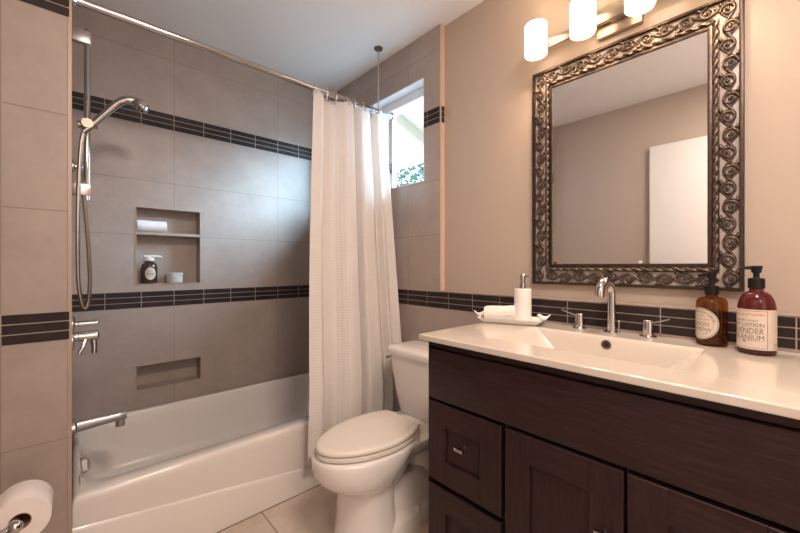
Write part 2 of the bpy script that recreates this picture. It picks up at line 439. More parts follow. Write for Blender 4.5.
# opposite wall: white door standing open flat to the wall, seen in the mirror
d = empty('door_1', (XL+0.02, 0.35, 0)); d['kind'] = 'structure'; d['label'] = 'white door standing open against the opposite wall, seen in the mirror'
MB().box(XL+0.006, XL+0.040, -0.03, 0.742, 0.012, zr(0.912), 0.002).build('door_leaf', M['white_paint'], d)
m = MB()
m.lathe([(0.026, 0), (0.026, 0.006), (0.010, 0.010), (0.010, 0.035), (0.024, 0.042), (0.026, 0.055), (0.018, 0.066), (0.004, 0.069)], (XL+0.040, 0.03, 0.95), 20, 'X').build('door_knob', M['nickel'], d)

# outside: eave with rafters, ground
m = MB(); sl = -0.358
def ez(x): return zr(1.372) + (x-3.2)*sl
m.loft([[Vector((x, y, ez(x)+dz)) for y, dz in ((2.02, 0), (9, 0), (9, 0.04), (2.02, 0.04))] for x in (1.62, 3.2)])
m.box(3.18, 3.22, 2.02, 9, ez(3.2)-0.10, ez(3.2)+0.06)
ev = struct(m, 'roof_eave', M['eave'], 'cream underside of the roof eave outside the window')
for y in (2.05, 2.80, 3.55, 4.3, 5.05):
    r = MB(); r.loft([[Vector((x, yy, ez(x)+dz)) for yy, dz in ((y, -0.11), (y+0.07, -0.11), (y+0.07, 0.0), (y, 0.0))] for x in (1.62, 3.18)])
    r.build('rafter', M['eave'], ev, smooth=False)
for xx in (2.0, 2.45, 2.9):
    r = MB(); r.box(xx, xx+0.006, 2.02, 9, ez(xx)-0.006, ez(xx)+0.002); r.build('board_joint', mat('grey_joint', (0.45, 0.42, 0.38), 0.7), ev, smooth=False)
struct(MB().box(1.62, 2.25, -4, 2.0, zr(1.45), zr(1.55)), 'added_overhang', M['eave'], 'unseen overhang added outside the window to shape the daylight')  # unseen slab added to shape the skylight falling on the back wall
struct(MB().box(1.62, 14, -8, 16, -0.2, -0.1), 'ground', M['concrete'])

def leafy(name, c, rx, rz, n, label, trunk=True):
    e = empty(name, (c[0], c[1], -0.1)); tag(e, label, 'tree', 'garden trees outside the window')
    rnd = random.Random(int(c[0]*1000)); m = MB()
    for i in range(n):
        a = rnd.uniform(0, 2*PI); ph = math.acos(rnd.uniform(-1, 1)); rr = rnd.uniform(0.45, 1)**0.5
        p = Vector((c[0]+rx*rr*math.sin(ph)*math.cos(a), c[1]+rx*rr*math.sin(ph)*math.sin(a), c[2]+rz*rr*math.cos(ph)))
        q = Matrix.Rotation(rnd.uniform(0, 2*PI), 3, 'Z') @ Matrix.Rotation(rnd.uniform(-1.2, 1.2), 3, 'X')
        s = rnd.uniform(0.045, 0.085)
        vs = [m.bm.verts.new(p + q @ Vector(k)*s) for k in ((-1, 0, 0), (0, -0.45, 0.12), (1.1, 0, 0), (0, 0.45, 0.12))]
        m.face(vs)
    m.build('foliage', M['leaf'], e, smooth=False)
    m = MB(); m.tube(smoothpts([(c[0], c[1], -0.1), (c[0]+0.05, c[1], c[2]*0.4), (c[0]-0.03, c[1]+0.04, c[2])], 4), [0.09-0.006*i for i in range(9)], 10)
    for kx in (-0.5, 0.4): m.tube([(c[0], c[1], c[2]*0.55), (c[0]+kx, c[1]+0.3*kx, c[2]+0.3)], [0.05, 0.02], 8)
    m.build('trunk', M['bark'], e)
leafy('garden_tree', (6.2, 6.35, 2.85), 1.2, 1.1, 3400, 'leafy pale green garden tree outside the bathroom window')
leafy('garden_tree', (9.6, 9.9, 3.6), 1.3, 1.2, 1800, 'farther garden tree behind the nearer one outside the window')

# ------------------------------------------------------------------ bathtub
TZ = 0.332
tub = empty('bathtub', (0.726, 1.99, 0))
tag(tub, 'white alcove bathtub with slanted apron below the tiled niches', 'bathtub')
m = MB()
def rr(i, r, z, x0=-0.0035, x1=XB-0.0015, y0=1.6, y1=YA-0.0025): return rrect(x0+i, x1-i, y0+i, y1-i, r, z, 10)
loops = [rr(0.006, 0.004, 0.0), rr(0.004, 0.004, TZ-0.05), rr(0.004, 0.006, TZ-0.026), rr(0.006, 0.008, TZ-0.014), rr(0.011, 0.010, TZ-0.005), rr(0.019, 0.012, TZ-0.001), rr(0.026, 0.012, TZ)]
def inn(x0, x1, y0, y1, r, z): return rrect(x0, x1, y0, y1, r, z, 10)
loops += [inn(0.018, 1.370, 1.672, 2.335, 0.11, TZ), inn(0.021, 1.365, 1.678, 2.329, 0.11, TZ-0.004), inn(0.024, 1.358, 1.684, 2.325, 0.11, TZ-0.014),
          inn(0.033, 1.330, 1.695, 2.318, 0.12, TZ-0.10), inn(0.060, 1.27, 1.712, 2.302, 0.13, 0.10), inn(0.10, 1.22, 1.735, 2.275, 0.13, 0.062), inn(0.16, 1.15, 1.79, 2.22, 0.12, 0.050)]
m.loft(loops, False, True)
body = m.build('tub_body', M['tub'], tub, angle=60)
# slanted raised panel of the apron
m = MB(); m.loft([[Vector((0.0015, y, z)) for y, z in ((1.598, 0.0), (1.612, 0.0), (1.612, 0.236), (1.603, 0.230), (1.598, 0.220))],
                  [Vector((XB-0.0015, y, z)) for y, z in ((1.598, 0.0), (1.612, 0.0), (1.612, 0.034), (1.603, 0.028), (1.598, 0.018))]])
m.build('apron_panel', M['tub'], tub, angle=60)
# overflow plate with trip lever on the tap end
OR = Matrix.Translation((0.037, 1.985, zr(-0.828))) @ Matrix.Rotation(math.radians(-28), 4, 'Z') @ Matrix.Rotation(math.radians(-14), 4, 'Y')
m = MB(); m.loft([[OR @ Vector((h, r*math.cos(2*PI*q/32), r*math.sin(2*PI*q/32))) for q in range(32)] for r, h in ((0.033, -0.02), (0.033, 0.003), (0.031, 0.006), (0.012, 0.007))])
ov = m.build('overflow_plate', M['chrome'], tub)
m = MB(); m.loft([[OR @ Vector((h, y, z)) for y, z in ((-0.013, -0.020), (0.013, -0.020), (0.0, 0.020))] for h in (0.006, 0.016)]); m.build('trip_lever', M['satin'], ov)
MB().lathe([(0.026, 0), (0.026, 0.003), (0.018, 0.004)], (0.20, 2.0, 0.050), 24).build('drain', M['chrome'], tub)

# tub spout
YS = 1.98
sp = empty('tub_spout', (0.0, YS, zr(-0.663)))
tag(sp, 'chrome bath spout reaching out from the left wall over the tub', 'spout')
MB().lathe([(0.037, 0), (0.037, 0.010), (0.033, 0.015), (0.024, 0.017)], (0.0005, YS, zr(-0.663)), 28, 'X').build('flange', M['chrome'], sp)
m = MB(); zc = zr(-0.655)
sec = [(0.010, 0.024, 0.025, -0.004), (0.05, 0.0235, 0.023, -0.002), (0.10, 0.022, 0.020, 0.0), (0.145, 0.022, 0.019, 0.002), (0.165, 0.022, 0.020, 0.001), (0.177, 0.018, 0.015, -0.001)]
L = []
for x, ry, rz_, dz in sec:
    L.append([Vector((x, YS + math.copysign(abs(math.cos(a))**0.7, math.cos(a))*ry, zc+dz+math.copysign(abs(math.sin(a))**0.7, math.sin(a))*rz_)) for a in [2*PI*q/24 for q in range(24)]])
m.loft(L); m.lathe([(0.014, -0.044), (0.0175, -0.042), (0.0175, -0.005)], (0.157, YS, zc), 20)
m.build('spout_body', M['satin'], sp)

# shower valve with two handles
va = empty('shower_valve', (0.0, YS, zr(-0.29))); tag(va, 'chrome shower valve with lever handle on the left wall below the hose', 'valve')
MB().lathe([(0.040, 0), (0.040, 0.004), (0.034, 0.008)], (0.0005, YS, zr(-0.305)), 32, 'X').build('wall_plate', M['chrome'], va)
MB().lathe([(0.020, 0.006), (0.020, 0.02), (0.0215, 0.022), (0.0215, 0.080), (0.017, 0.086)], (0.0, YS, zr(-0.292)), 24, 'X').build('valve_handle', M['chrome'], va)
m = MB(); m.tube([(0.066, YS, zr(-0.30)), (0.071, YS-0.006, zr(-0.335)), (0.070, YS-0.010, zr(-0.366))], [0.011, 0.011, 0.010], 12); m.tube([(0.044, YS-0.010, zr(-0.30)), (0.034, YS-0.02, zr(-0.335)), (0.022, YS-0.024, zr(-0.360))], 0.007, 10)
m.build('lever', M['chrome'], va)
dv = empty('shower_diverter', (0.0, YS, zr(-0.235))); tag(dv, 'small round chrome diverter knob just above the shower valve', 'valve')
MB().lathe([(0.031, 0), (0.031, 0.004), (0.022, 0.010)], (0.0005, YS, zr(-0.238)), 28, 'X').build('wall_plate', M['chrome'], dv)
MB().lathe([(0.010, 0.006), (0.010, 0.02), (0.0115, 0.022), (0.0115, 0.080), (0.008, 0.084)], (0.0, YS, zr(-0.240)), 20, 'X').build('knob', M['chrome'], dv)

# slide bar, with hand shower and hose
BX = 0.0475
sb = empty('shower_slide_bar', (0.0, YS, zr(0.27))); tag(sb, 'vertical chrome slide bar for the hand shower on the left wall', 'shower bar')
MB().lathe([(0.0085, 0), (0.0105, 0.002), (0.0105, 0.708), (0.0085, 0.712)], (BX, YS, zr(0.268)), 20).build('rail', M['chrome'], sb)
for a, b in ((zr(0.918), zr(0.970)), (zr(0.290), zr(0.338))):
    m = MB(); m.box(0.0005, BX+0.012, YS-0.014, YS+0.014, a, b, 0.003); m.build('bracket', M['satin'], sb)
m = MB(); m.lathe([(0.019, -0.028), (0.021, -0.02), (0.021, 0.02), (0.019, 0.028)], (BX, YS-0.004, zr(0.585)), 24, 'Y'); m.tube([(BX-0.03, YS-0.005, zr(0.578)), (BX+0.03, YS-0.005, zr(0.592))], [0.015, 0.017], 16)
m.build('slider', mat('tan_slider_metal', (0.40, 0.31, 0.24), 0.35, metal=0.9), sb)
hs = empty('hand_shower', (BX, YS, zr(0.58))); tag(hs, 'chrome hand shower with hanging metal hose held on the slide bar', 'hand shower')
yh = YS-0.018
m = MB(); pts = smoothpts([(0.036, yh, zr(0.548)), (0.063, yh, zr(0.583)), (0.100, yh-0.002, zr(0.636)), (0.138, yh-0.004, zr(0.688)), (0.165, yh-0.006, zr(0.714)), (0.192, yh-0.007, zr(0.725)), (0.217, yh-0.008, zr(0.721))], 6)
n = len(pts); m.tube(pts, [0.0115+0.0075*(i/(n-1)) for i in range(n)], 16)
m.build('handle', M['chrome'], hs)
m = MB(); R = Matrix.Translation((0.226, yh-0.008, zr(0.708))) @ Matrix.Rotation(math.radians(28), 4, 'Y')
pr = [(0.010, 0.026), (0.022, 0.022), (0.030, 0.012), (0.033, 0.0), (0.033, -0.010), (0.030, -0.014), (0.026, -0.015)]
m.loft([[R @ Vector((r*math.cos(2*PI*q/28), r*math.sin(2*PI*q/28), h)) for q in range(28)] for r, h in pr])
m.build('spray_head', M['chrome'], hs)
m = MB()
for q in range(9):
    a = 2*PI*q/8; r = 0.017 if q < 8 else 0
    c = R @ Vector((r*math.cos(a), r*math.sin(a), -0.016)); m.sphere(c, 0.003, seg=8)
m.build('spray_nozzles', M['black'], hs)
m = MB()
hp = smoothpts([(0.036, yh, zr(0.548)), (0.027, yh-0.004, zr(0.48)), (0.020, yh-0.010, zr(0.30)), (0.018, yh-0.014, zr(0.10)), (0.020, yh-0.012, zr(-0.06)), (0.030, yh-0.006, zr(-0.150)), (0.041, yh, zr(-0.175)),
                (0.052, yh+0.006, zr(-0.145)), (0.056, yh+0.010, zr(-0.05)), (0.050, yh+0.012, zr(0.10)), (0.040, yh+0.012, zr(0.25)), (0.031, yh+0.016, zr(0.36)), (0.024, YS+0.02, zr(0.405))], 10)
m.tube(hp, [0.0072 if i % 2 else 0.0064 for i in range(len(hp))], 10)
m.build('hose', mat('dark_metal_hose', (0.34, 0.27, 0.22), 0.32, metal=1.0), hs)
wo = empty('hose_outlet', (0.0, YS+0.02, zr(0.41))); tag(wo, 'small chrome wall outlet behind the slide bar feeding the hose', 'outlet')
MB().lathe([(0.026, 0.0005), (0.026, 0.006), (0.012, 0.010), (0.012, 0.030), (0.008, 0.034)], (0.0, YS+0.02, zr(0.41)), 24, 'X').build('outlet_elbow', M['chrome'], wo)

# ------------------------------------------------------------------ curtain rod, support, curtain, rings
YR, ZR = 1.66, zr(0.912)
rod = empty('curtain_rod', (XB/2, YR, ZR)); tag(rod, 'long chrome shower curtain rod spanning the tub between two walls', 'curtain rod')
m = MB(); m.tube([(0.004, YR, ZR), (XB-0.006, YR, ZR)], 0.0142, 24); m.build('rail', M['chrome'], rod)
for x, s in ((0.0012, 1), (XB-0.0012, -1)):
    MB().lathe([(0.024, 0), (0.024, 0.004*s), (0.019, 0.010*s), (0.0165, 0.012*s), (0.0165, 0.026*s)], (x, YR, ZR), 24, 'X').build('flange', M['chrome'], rod)
su = empty('rod_support', (1.345, YR, CEIL)); tag(su, 'thin vertical metal rod hanging from the ceiling to hold the curtain rod', 'support rod')
MB().lathe([(0.026, -0.0005), (0.026, -0.006), (0.018, -0.014), (0.007, -0.018)], (1.345, YR, CEIL), 24).build('ceiling_flange', M['dark_metal'], su)
MB().tube([(1.345, YR, CEIL-0.015), (1.345, YR, ZR+0.013)], 0.0038, 10).build('hanger', M['satin'], su)
MB().lathe([(0.0160, -0.010), (0.0172, -0.008), (0.0172, 0.008), (0.0160, 0.010)], (1.345, YR, ZR), 20, 'X').build('clamp', M['satin'], su)

cu = empty('shower_curtain', (1.15, 1.58, 0.2)); tag(cu, 'white waffle weave shower curtain bunched at the right of the tub', 'curtain')
NS, NV = 220, 70
ztop, zbot = ZR-0.017, zr(-0.905)
folds = [(0.0, 0.8), (0.09, 1.0), (0.17, -0.75), (0.30, -0.9), (0.38, 0.9), (0.48, 1.0), (0.535, -1.1), (0.60, 1.0), (0.70, 0.8), (0.78, -0.6), (0.86, 0.7), (0.93, -0.4), (1.0, 0.2)]
def fold(s):
    for (a, va_), (b, vb_) in zip(folds, folds[1:]):
        if a <= s <= b:
            t = (s-a)/(b-a); return va_ + (vb_-va_)*(0.5-0.5*math.cos(PI*t))
    return 0
hooks_s = [0.03, 0.17, 0.30, 0.42, 0.54, 0.66, 0.78, 0.90]
bm = bmesh.new(); uvl = bm.loops.layers.uv.new('UVMap'); grid = []
for j in range(NV+1):
    v = j/NV; row = []
    for i in range(NS+1):
        s = i/NS
        f = fold(s)
        # top sags between hooks
        dmin = min(abs(s-h) for h in hooks_s)
        sag = 0.012*min(1, (dmin/0.06))**1.5
        zt = ztop - sag
        z = zt + (zbot-zt)*v
        x = (0.904 + (1.395-0.904)*s)*(1-v) + (0.803 + (1.430-0.803)*s)*v
        if s > 0.7: x += 0.0*s
        x += -0.012*math.sin(PI*v)*(1-s)
        ym = YR + (1.541-YR)*min(1.0, v/0.83)**1.0
        amp = 0.030 + 0.011*v
        # slight skew so folds overlap a little
        y = ym - amp*f + 0.006*math.sin(9*s+3*v)*v
        x += (0.015*math.sin(2*PI*s*3.1-0.6) + 0.008*math.sin(2*PI*s*5.3+1.0))*min(1, s*8, (1-s)*8)*(0.35+0.65*v)
        row.append(bm.verts.new(Vector((x, y, z)) - Vector((1.15, 1.58, 0.2))))
    grid.append(row)
for j in range(NV):
    for i in range(NS):
        f = bm.faces.new((grid[j][i], grid[j][i+1], grid[j+1][i+1], grid[j+1][i]))
        for lp, (a, b) in zip(f.loops, ((i, j), (i+1, j), (i+1, j+1), (i, j+1))):
            lp[uvl].uv = (a/NS*0.84, (1-b/NV)*1.8)
        f.smooth = True
hookpos = [(grid[0][round(h*NS)].co + Vector((1.15, 1.58, 0.2))) for h in hooks_s]
me = bpy.data.meshes.new('cloth'); bm.to_mesh(me); bm.free(); me.materials.append(M['cloth'])
cl = bpy.data.objects.new('cloth', me); COL.objects.link(cl); cl.parent = cu
sm = cl.modifiers.new('thickness', 'SOLIDIFY'); sm.thickness = 0.002
ring0 = None
for i, hp_ in enumerate(hookpos):
    g = MB(); c = Vector((hp_.x, hp_.y-0.003, hp_.z-0.014))
    g.tube([c+Vector((0.0075*math.cos(a), 0, 0.0075*math.sin(a))) for a in [2*PI*q/14 for q in range(15)]], 0.0022, 6, cap=False); g.build('grommet', M['satin'], cu)
    if ring0 is None:
        g = MB()
        pts = [(0, 0.0, -0.046), (0, -0.006, -0.040), (0, -0.018, -0.012), (0, -0.019, 0.004), (0, -0.010, 0.016), (0, 0.003, 0.0185), (0, 0.015, 0.012), (0, 0.018, -0.004), (0, 0.010, -0.030), (0, 0.002, -0.046)]
        g.tube(smoothpts(pts, 4), 0.0018, 8); 
        for yy in (-0.010, 0.003, 0.013): g.sphere((0, yy, 0.0175), 0.0036, seg=8)
        ring0 = g.build('curtain_ring', M['satin'], None); r = ring0
    else:
        r = ring0.copy(); COL.objects.link(r)
    r.location = (hp_.x, YR, ZR); r.rotation_euler = (0, 0, 0)
    tag(r, 'small metal curtain ring over the chrome rod above the white curtain', 'curtain ring', 'shower curtain rings on the rod')

# ------------------------------------------------------------------ toilet
TY = 1.187
tl = empty('toilet', (1.0, TY, 0)); tag(tl, 'white two-piece toilet with closed lid between bathtub and vanity', 'toilet')
def egg(xf, xb, hw, z, n=48, pb=3.2, pf=2.0, back=0.5):
    """toilet outline: elongated front (towards -X), squarer back"""
    xc = xf + (xb-xf)*back; out = []
    for k_ in range(n):
        a = 2*PI*k_/n; c, s = math.cos(a), math.sin(a)
        p = pb if c > 0 else pf
        ex = abs(c)**(2/p)*math.copysign(1, c); ey = abs(s)**(2/p)*math.copysign(1, s)
        out.append(Vector((xc + ex*((xb-xc) if c > 0 else (xc-xf)), TY + ey*hw, z)))
    return out
m = MB()
m.loft([egg(0.758, 1.015, 0.132, 0.0, pb=2.7), egg(0.760, 1.015, 0.131, 0.012, pb=2.7), egg(0.768, 1.01, 0.123, 0.05, pb=2.6), egg(0.774, 1.005, 0.117, 0.12, pb=2.5), egg(0.774, 1.00, 0.115, 0.20, pb=2.4), egg(0.768, 1.00, 0.117, 0.226, pb=2.3), egg(0.738, 1.01, 0.128, 0.243, pb=2.2),
        egg(0.706, 1.03, 0.142, 0.262, pb=2.1), egg(0.682, 1.06, 0.153, 0.288, pb=2.2), egg(0.669, 1.09, 0.159, 0.318, pb=2.5), egg(0.664, 1.11, 0.161, 0.345, pb=2.8), egg(0.663, 1.12, 0.161, 0.364, pb=3.0), egg(0.667, 1.12, 0.157, 0.374, pb=3), egg(0.680, 1.115, 0.147, 0.377, pb=3)])
m.build('bowl', M['porcelain'], tl, angle=70)
# deck under the tank, trapway and rear foot
m = MB()
m.loft([rrect(1.00, 1.375, TY-0.095, TY+0.095, 0.05, 0.285, 6), rrect(1.00, 1.38, TY-0.13, TY+0.13, 0.05, 0.33, 6), rrect(1.00, 1.385, TY-0.150, TY+0.150, 0.05, 0.358, 6), rrect(1.005, 1.38, TY-0.147, TY+0.147, 0.05, 0.368, 6)])
m.build('tank_deck', M['porcelain'], tl, angle=60)
m = MB()
m.tube(smoothpts([(0.94, TY, 0.13), (1.00, TY, 0.20), (1.07, TY, 0.285), (1.15, TY, 0.292), (1.20, TY, 0.22), (1.215, TY, 0.12), (1.215, TY, 0.02)], 6), [0.065+0.012*math.sin(PI*i/36) for i in range(37)], 20)
m.loft([rrect(0.95, 1.25, TY-0.062, TY+0.062, 0.04, 0.20, 6), rrect(0.93, 1.29, TY-0.085, TY+0.085, 0.05, 0.12, 6), rrect(0.92, 1.31, TY-0.095, TY+0.095, 0.05, 0.085, 6)])
m.build('trapway', M['porcelain'], tl, angle=60)
m = MB()
m.loft([rrect(0.90, 1.32, TY-0.122, TY+0.122, 0.05, 0.0, 6), rrect(0.90, 1.32, TY-0.122, TY+0.122, 0.05, 0.045, 6), rrect(0.905, 1.315, TY-0.116, TY+0.116, 0.05, 0.055, 6), rrect(0.92, 1.30, TY-0.098, TY+0.098, 0.05, 0.075, 6), rrect(0.93, 1.29, TY-0.085, TY+0.085, 0.05, 0.10, 6)])
m.build('foot', M['porcelain'], tl, angle=60)
for s in (-1, 1):
    MB().lathe([(0.013, 0.0), (0.013, 0.012), (0.010, 0.020), (0.003, 0.024)], (1.09, TY+s*0.105, 0.053), 16).build('bolt_cap', M['seat'], tl)
def lidp(xf, hw, z, xbk=1.096, cy=TY-0.005):
    """outline of seat and lid: pointed oval front, sides tapering to a straight back edge"""
    pts = []
    for k_ in range(41):
        a = PI/2 + PI*k_/40; c, sn = math.cos(a), math.sin(a)
        pts.append((0.93 - (0.93-xf)*abs(c)**(2/1.85), hw*math.copysign(abs(sn)**(2/1.85), sn)))
    L = [(x, hw*f) for x, f in ((0.98, 0.985), (1.03, 0.925), (1.07, 0.83), (xbk-0.003, 0.735), (xbk, 0.70))]
    full = list(reversed(L)) + pts + [(x, -y) for x, y in L]
    return [Vector((x, cy+y + (TY-cy)*max(0, (x-0.93)/0.17), z)) for x, y in full]
m = MB(); m.loft([lidp(0.684, 0.142, 0.3815), lidp(0.675, 0.149, 0.3822), lidp(0.673, 0.151, 0.3835), lidp(0.673, 0.151, 0.3965), lidp(0.675, 0.149, 0.3980), lidp(0.684, 0.140, 0.3988)]); m.build('seat', M['seat'], tl, angle=50)
m = MB(); m.loft([lidp(0.684, 0.140, 0.4030), lidp(0.675, 0.147, 0.4036), lidp(0.672, 0.150, 0.4052), lidp(0.672, 0.150, 0.4145), lidp(0.675, 0.147, 0.4185), lidp(0.683, 0.140, 0.4207), lidp(0.705, 0.121, 0.4222)]); m.build('lid', M['seat'], tl, angle=50)
for s in (-1, 1):
    MB().box(1.085, 1.125, TY+s*0.075-0.018, TY+s*0.075+0.018, 0.366, 0.412, 0.006).build('hinge', M['seat'], tl)
# tank
def tk(xf, xb, hw, r, z, bow=0.012):
    P = rrect(xf, xb, TY-hw, TY+hw, r, z, 6); out = []
    # subdivide front side for the bow
    for p in P:
        if p.x < (xf+xb)/2: p = Vector((p.x - bow*(1-((p.y-TY)/hw)**2), p.y, p.z))
        out.append(p)
    return out
m = MB()
m.loft([tk(1.225, 1.375, 0.150, 0.03, 0.366), tk(1.220, 1.38, 0.160, 0.035, 0.374), tk(1.213, 1.40, 0.190, 0.04, 0.46), tk(1.206, 1.41, 0.212, 0.04, 0.57), tk(1.203, 1.41, 0.224, 0.04, 0.654)])
m.build('tank', M['porcelain'], tl, angle=60)
m = MB()
m.loft([tk(1.200, 1.41, 0.226, 0.04, 0.6535), tk(1.192, 1.415, 0.235, 0.04, 0.656), tk(1.190, 1.415, 0.237, 0.04, 0.676), tk(1.194, 1.412, 0.233, 0.04, 0.686), tk(1.206, 1.40, 0.222, 0.04, 0.692), tk(1.24, 1.38, 0.185, 0.04, 0.697)])
m.build('tank_lid', M['porcelain'], tl, angle=60)
m = MB(); m.lathe([(0.010, 0), (0.010, 0.010)], (1.27, TY+0.218, 0.632), 14, 'Y'); m.tube([(1.27, TY+0.229, 0.632), (1.225, TY+0.233, 0.628), (1.205, TY+0.233, 0.626)], [0.006, 0.005, 0.006], 10); m.build('flush_lever', M['chrome'], tl)

# ------------------------------------------------------------------ vanity cabinet
VX, VY, VYR = 0.912, 0.852, -0.34      # front plane of fronts, left end, right end
va = empty('vanity_cabinet', (1.18, 0.25, 0)); tag(va, 'dark espresso wood vanity cabinet with drawers and doors under the white countertop', 'cabinet')
ZT = zr(-0.2555)
m = MB(); m.box(VX+0.024, VX+0.036, VYR, VY, 0.09, ZT-0.0005); m.box(VX+0.036, XB-0.006, VYR, VYR+0.018, 0.09, ZT-0.0005); m.box(VX+0.036, XB-0.006, VY-0.018, VY, 0.09, ZT-0.0005); m.box(XB-0.018, XB-0.006, VYR+0.018, VY-0.018, 0.09, ZT-0.0005); m.box(VX+0.036, XB-0.018, VYR+0.018, VY-0.018, 0.09, 0.108); m.box(VX+0.075, XB-0.006, VYR+0.01, VY-0.01, 0, 0.09)
m.build('carcass', M['wood_gap'], va, smooth=False)
MB().box(VX+0.003, XB-0.0065, VY-0.0006, VY+0.0006, 0.09, ZT-0.001).build('side_panel', M['wood_z'], va, smooth=False)
MB().box(VX+0.012, VX+0.024, VYR, VY-0.001, ZT-0.026, ZT-0.0008, 0.001).build('top_rail', M['wood_y'], va, smooth=False)
zp0, zp1 = zr(-0.4515), zr(-0.2848)
MB().box(VX, VX+0.022, VYR, VY-0.001, zp0, zp1, 0.002).build('false_front', M['wood_y'], va)
def knob(parent, y, z):
    m = MB(); m.lathe([(0.0075, 0.0), (0.0055, -0.004), (0.0045, -0.024)], (VX+0.010, y, z), 14, 'X')
    m.box(VX-0.023, VX-0.013, y-0.017, y+0.017, z-0.0055, z+0.0055, 0.0015)
    return m.build('knob', M['chrome'], parent)
def front(name, y0, y1, z0, z1, st=0.074, rail=0.076, kn=None):
    """shaker front: stiles full height, rails between, sunk panel"""
    f1 = VX+0.022
    m = MB(); m.box(VX+0.009, f1-0.002, y0+st-0.004, y1-st+0.004, z0+rail-0.004, z1-rail+0.004); o = m.build(name, M['wood_z'], va, smooth=False)
    for a, b in ((y0, y0+st), (y1-st, y1)): MB().box(VX, f1, a, b, z0, z1, 0.0014, 1).build('stile', M['wood_z'], o)
    for a, b in ((z0, z0+rail), (z1-rail, z1)): MB().box(VX+0.0005, f1-0.0005, y0+st-0.0002, y1-st+0.0002, a, b, 0.0008, 1).build('rail', M['wood_y'], o)
    if kn: knob(o, *kn)
    return o
dz1 = zr(-0.4635)
front('drawer', 0.567, VY-0.001, zr(-0.728), dz1, kn=(0.705, zr(-0.579)))
front('drawer', 0.567, VY-0.001, zr(-0.990), zr(-0.747), kn=(0.705, zr(-0.865)))
front('door', 0.2555, 0.5535, zr(-0.990), dz1, kn=(0.293, zr(-0.616)))
front('door', -0.0445, 0.2480, zr(-0.990), dz1, kn=(0.211, zr(-0.616)))
front('drawer', VYR, -0.055, zr(-0.728), dz1, kn=(-0.20, zr(-0.579)))
front('drawer', VYR, -0.055, zr(-0.990), zr(-0.747), kn=(-0.20, zr(-0.865)))

# countertop with moulded basin
CX0, CY0, CY1, CZ = 0.888, -0.36, 0.875, zr(-0.2365)
ct = empty('countertop', (1.17, 0.27, ZT)); tag(ct, 'white glossy vanity countertop with a moulded rectangular basin', 'countertop')
m = MB()
bx0, bx1, by0, by1 = 1.016, 1.322, 0.166, 0.674
def ring(i, z, r=0.006): return rrect(CX0+i, XB-0.0035-i*0.2, CY0+i, CY1-i, r, z, 6)
def bas(dx0, dx1, dy0, dy1, r, z): return rrect(bx0+dx0, bx1-dx1, by0+dy0, by1-dy1, r, z, 6)
loops = [bas(-0.012, -0.012, -0.012, -0.012, 0.02, ZT), ring(0.001, ZT, 0.003), ring(0.0, ZT+0.002, 0.003), ring(0.0, CZ-0.003, 0.003), ring(0.001, CZ-0.001, 0.003), ring(0.003, CZ, 0.003)]
def bas(dx0, dx1, dy0, dy1, r, z): return rrect(bx0+dx0, bx1-dx1, by0+dy0, by1-dy1, r, z, 6)
loops += [bas(-0.004, -0.002, -0.004, -0.004, 0.020, CZ), bas(0, 0, 0, 0, 0.018, CZ-0.002), bas(0.006, 0.004, 0.014, 0.014, 0.018, CZ-0.012),
          bas(0.018, 0.010, 0.075, 0.075, 0.020, CZ-0.075), bas(0.030, 0.022, 0.10, 0.10, 0.025, CZ-0.090), bas(0.10, 0.09, 0.19, 0.19, 0.03, CZ-0.098)]
m.loft(loops, False, True)
cto = m.build('basin_top', M['counter'], ct, angle=22)
# the slab above must leave the cabinet: basin hangs inside the carcass
xo = bx1-0.0065; yo = 0.4185; zo = zr(-0.2635)
m = MB(); m.lathe([(0.0145, 0.002), (0.0155, -0.0005), (0.0150, -0.003), (0.0095, -0.003), (0.0085, 0.001)], (xo, yo, zo), 24, 'X', cap=False); of = m.build('overflow_ring', M['dark_metal'], ct)
MB().lathe([(0.0095, -0.0004), (0.0095, 0.0008)], (xo, yo, zo), 20, 'X').build('overflow_hole', M['void'], of)
MB().lathe([(0.024, 0), (0.024, 0.003), (0.015, 0.004)], (1.17, 0.42, CZ-0.098), 24).build('drain', M['chrome'], ct)

# faucet: spout and two lever handles
FY, FX = 0.4317, 1.412
fa = empty('faucet', (FX, FY, CZ)); tag(fa, 'chrome widespread faucet with arched spout behind the basin', 'faucet')
MB().lathe([(0.026, 0.0002), (0.026, 0.004), (0.021, 0.006)], (FX, FY, CZ), 28).build('spout_base', M['chrome'], fa)
r = 0.046; zt = zr(-0.053)
P_ = [(FX, CZ+0.004), (FX, zt-r-0.05), (FX, zt-r-0.02), (FX, zt-r)]
P_ += arc((FX-r, zt-r), r, 0, PI/2, 10, lambda a, b: (a, b))[1:]
P_ += [(FX-r-0.018, zt+0.0005)] + arc((FX-r-0.030, zt-0.036), 0.0365, PI/2, PI*0.94, 9, lambda a, b: (a, b))[1:]
lx, lz = P_[-1]; P_ += [(lx-0.002, lz-0.012), (lx-0.003, lz-0.022)]
m = MB(); m.tube([(a, FY, b) for a, b in P_], [0.0165]+[0.0142]*(len(P_)-3)+[0.0152, 0.0150], 20); m.build('spout', M['chrome'], fa)
m = MB(); m.tube([(FX+0.004, FY-0.022, CZ), (FX+0.004, FY-0.022, zr(-0.197))], 0.0022, 8); m.lathe([(0.004, 0), (0.006, 0.004), (0.005, 0.009), (0.002, 0.010)], (FX+0.004, FY-0.022, zr(-0.200)), 12); m.build('lift_rod', M['chrome'], fa)
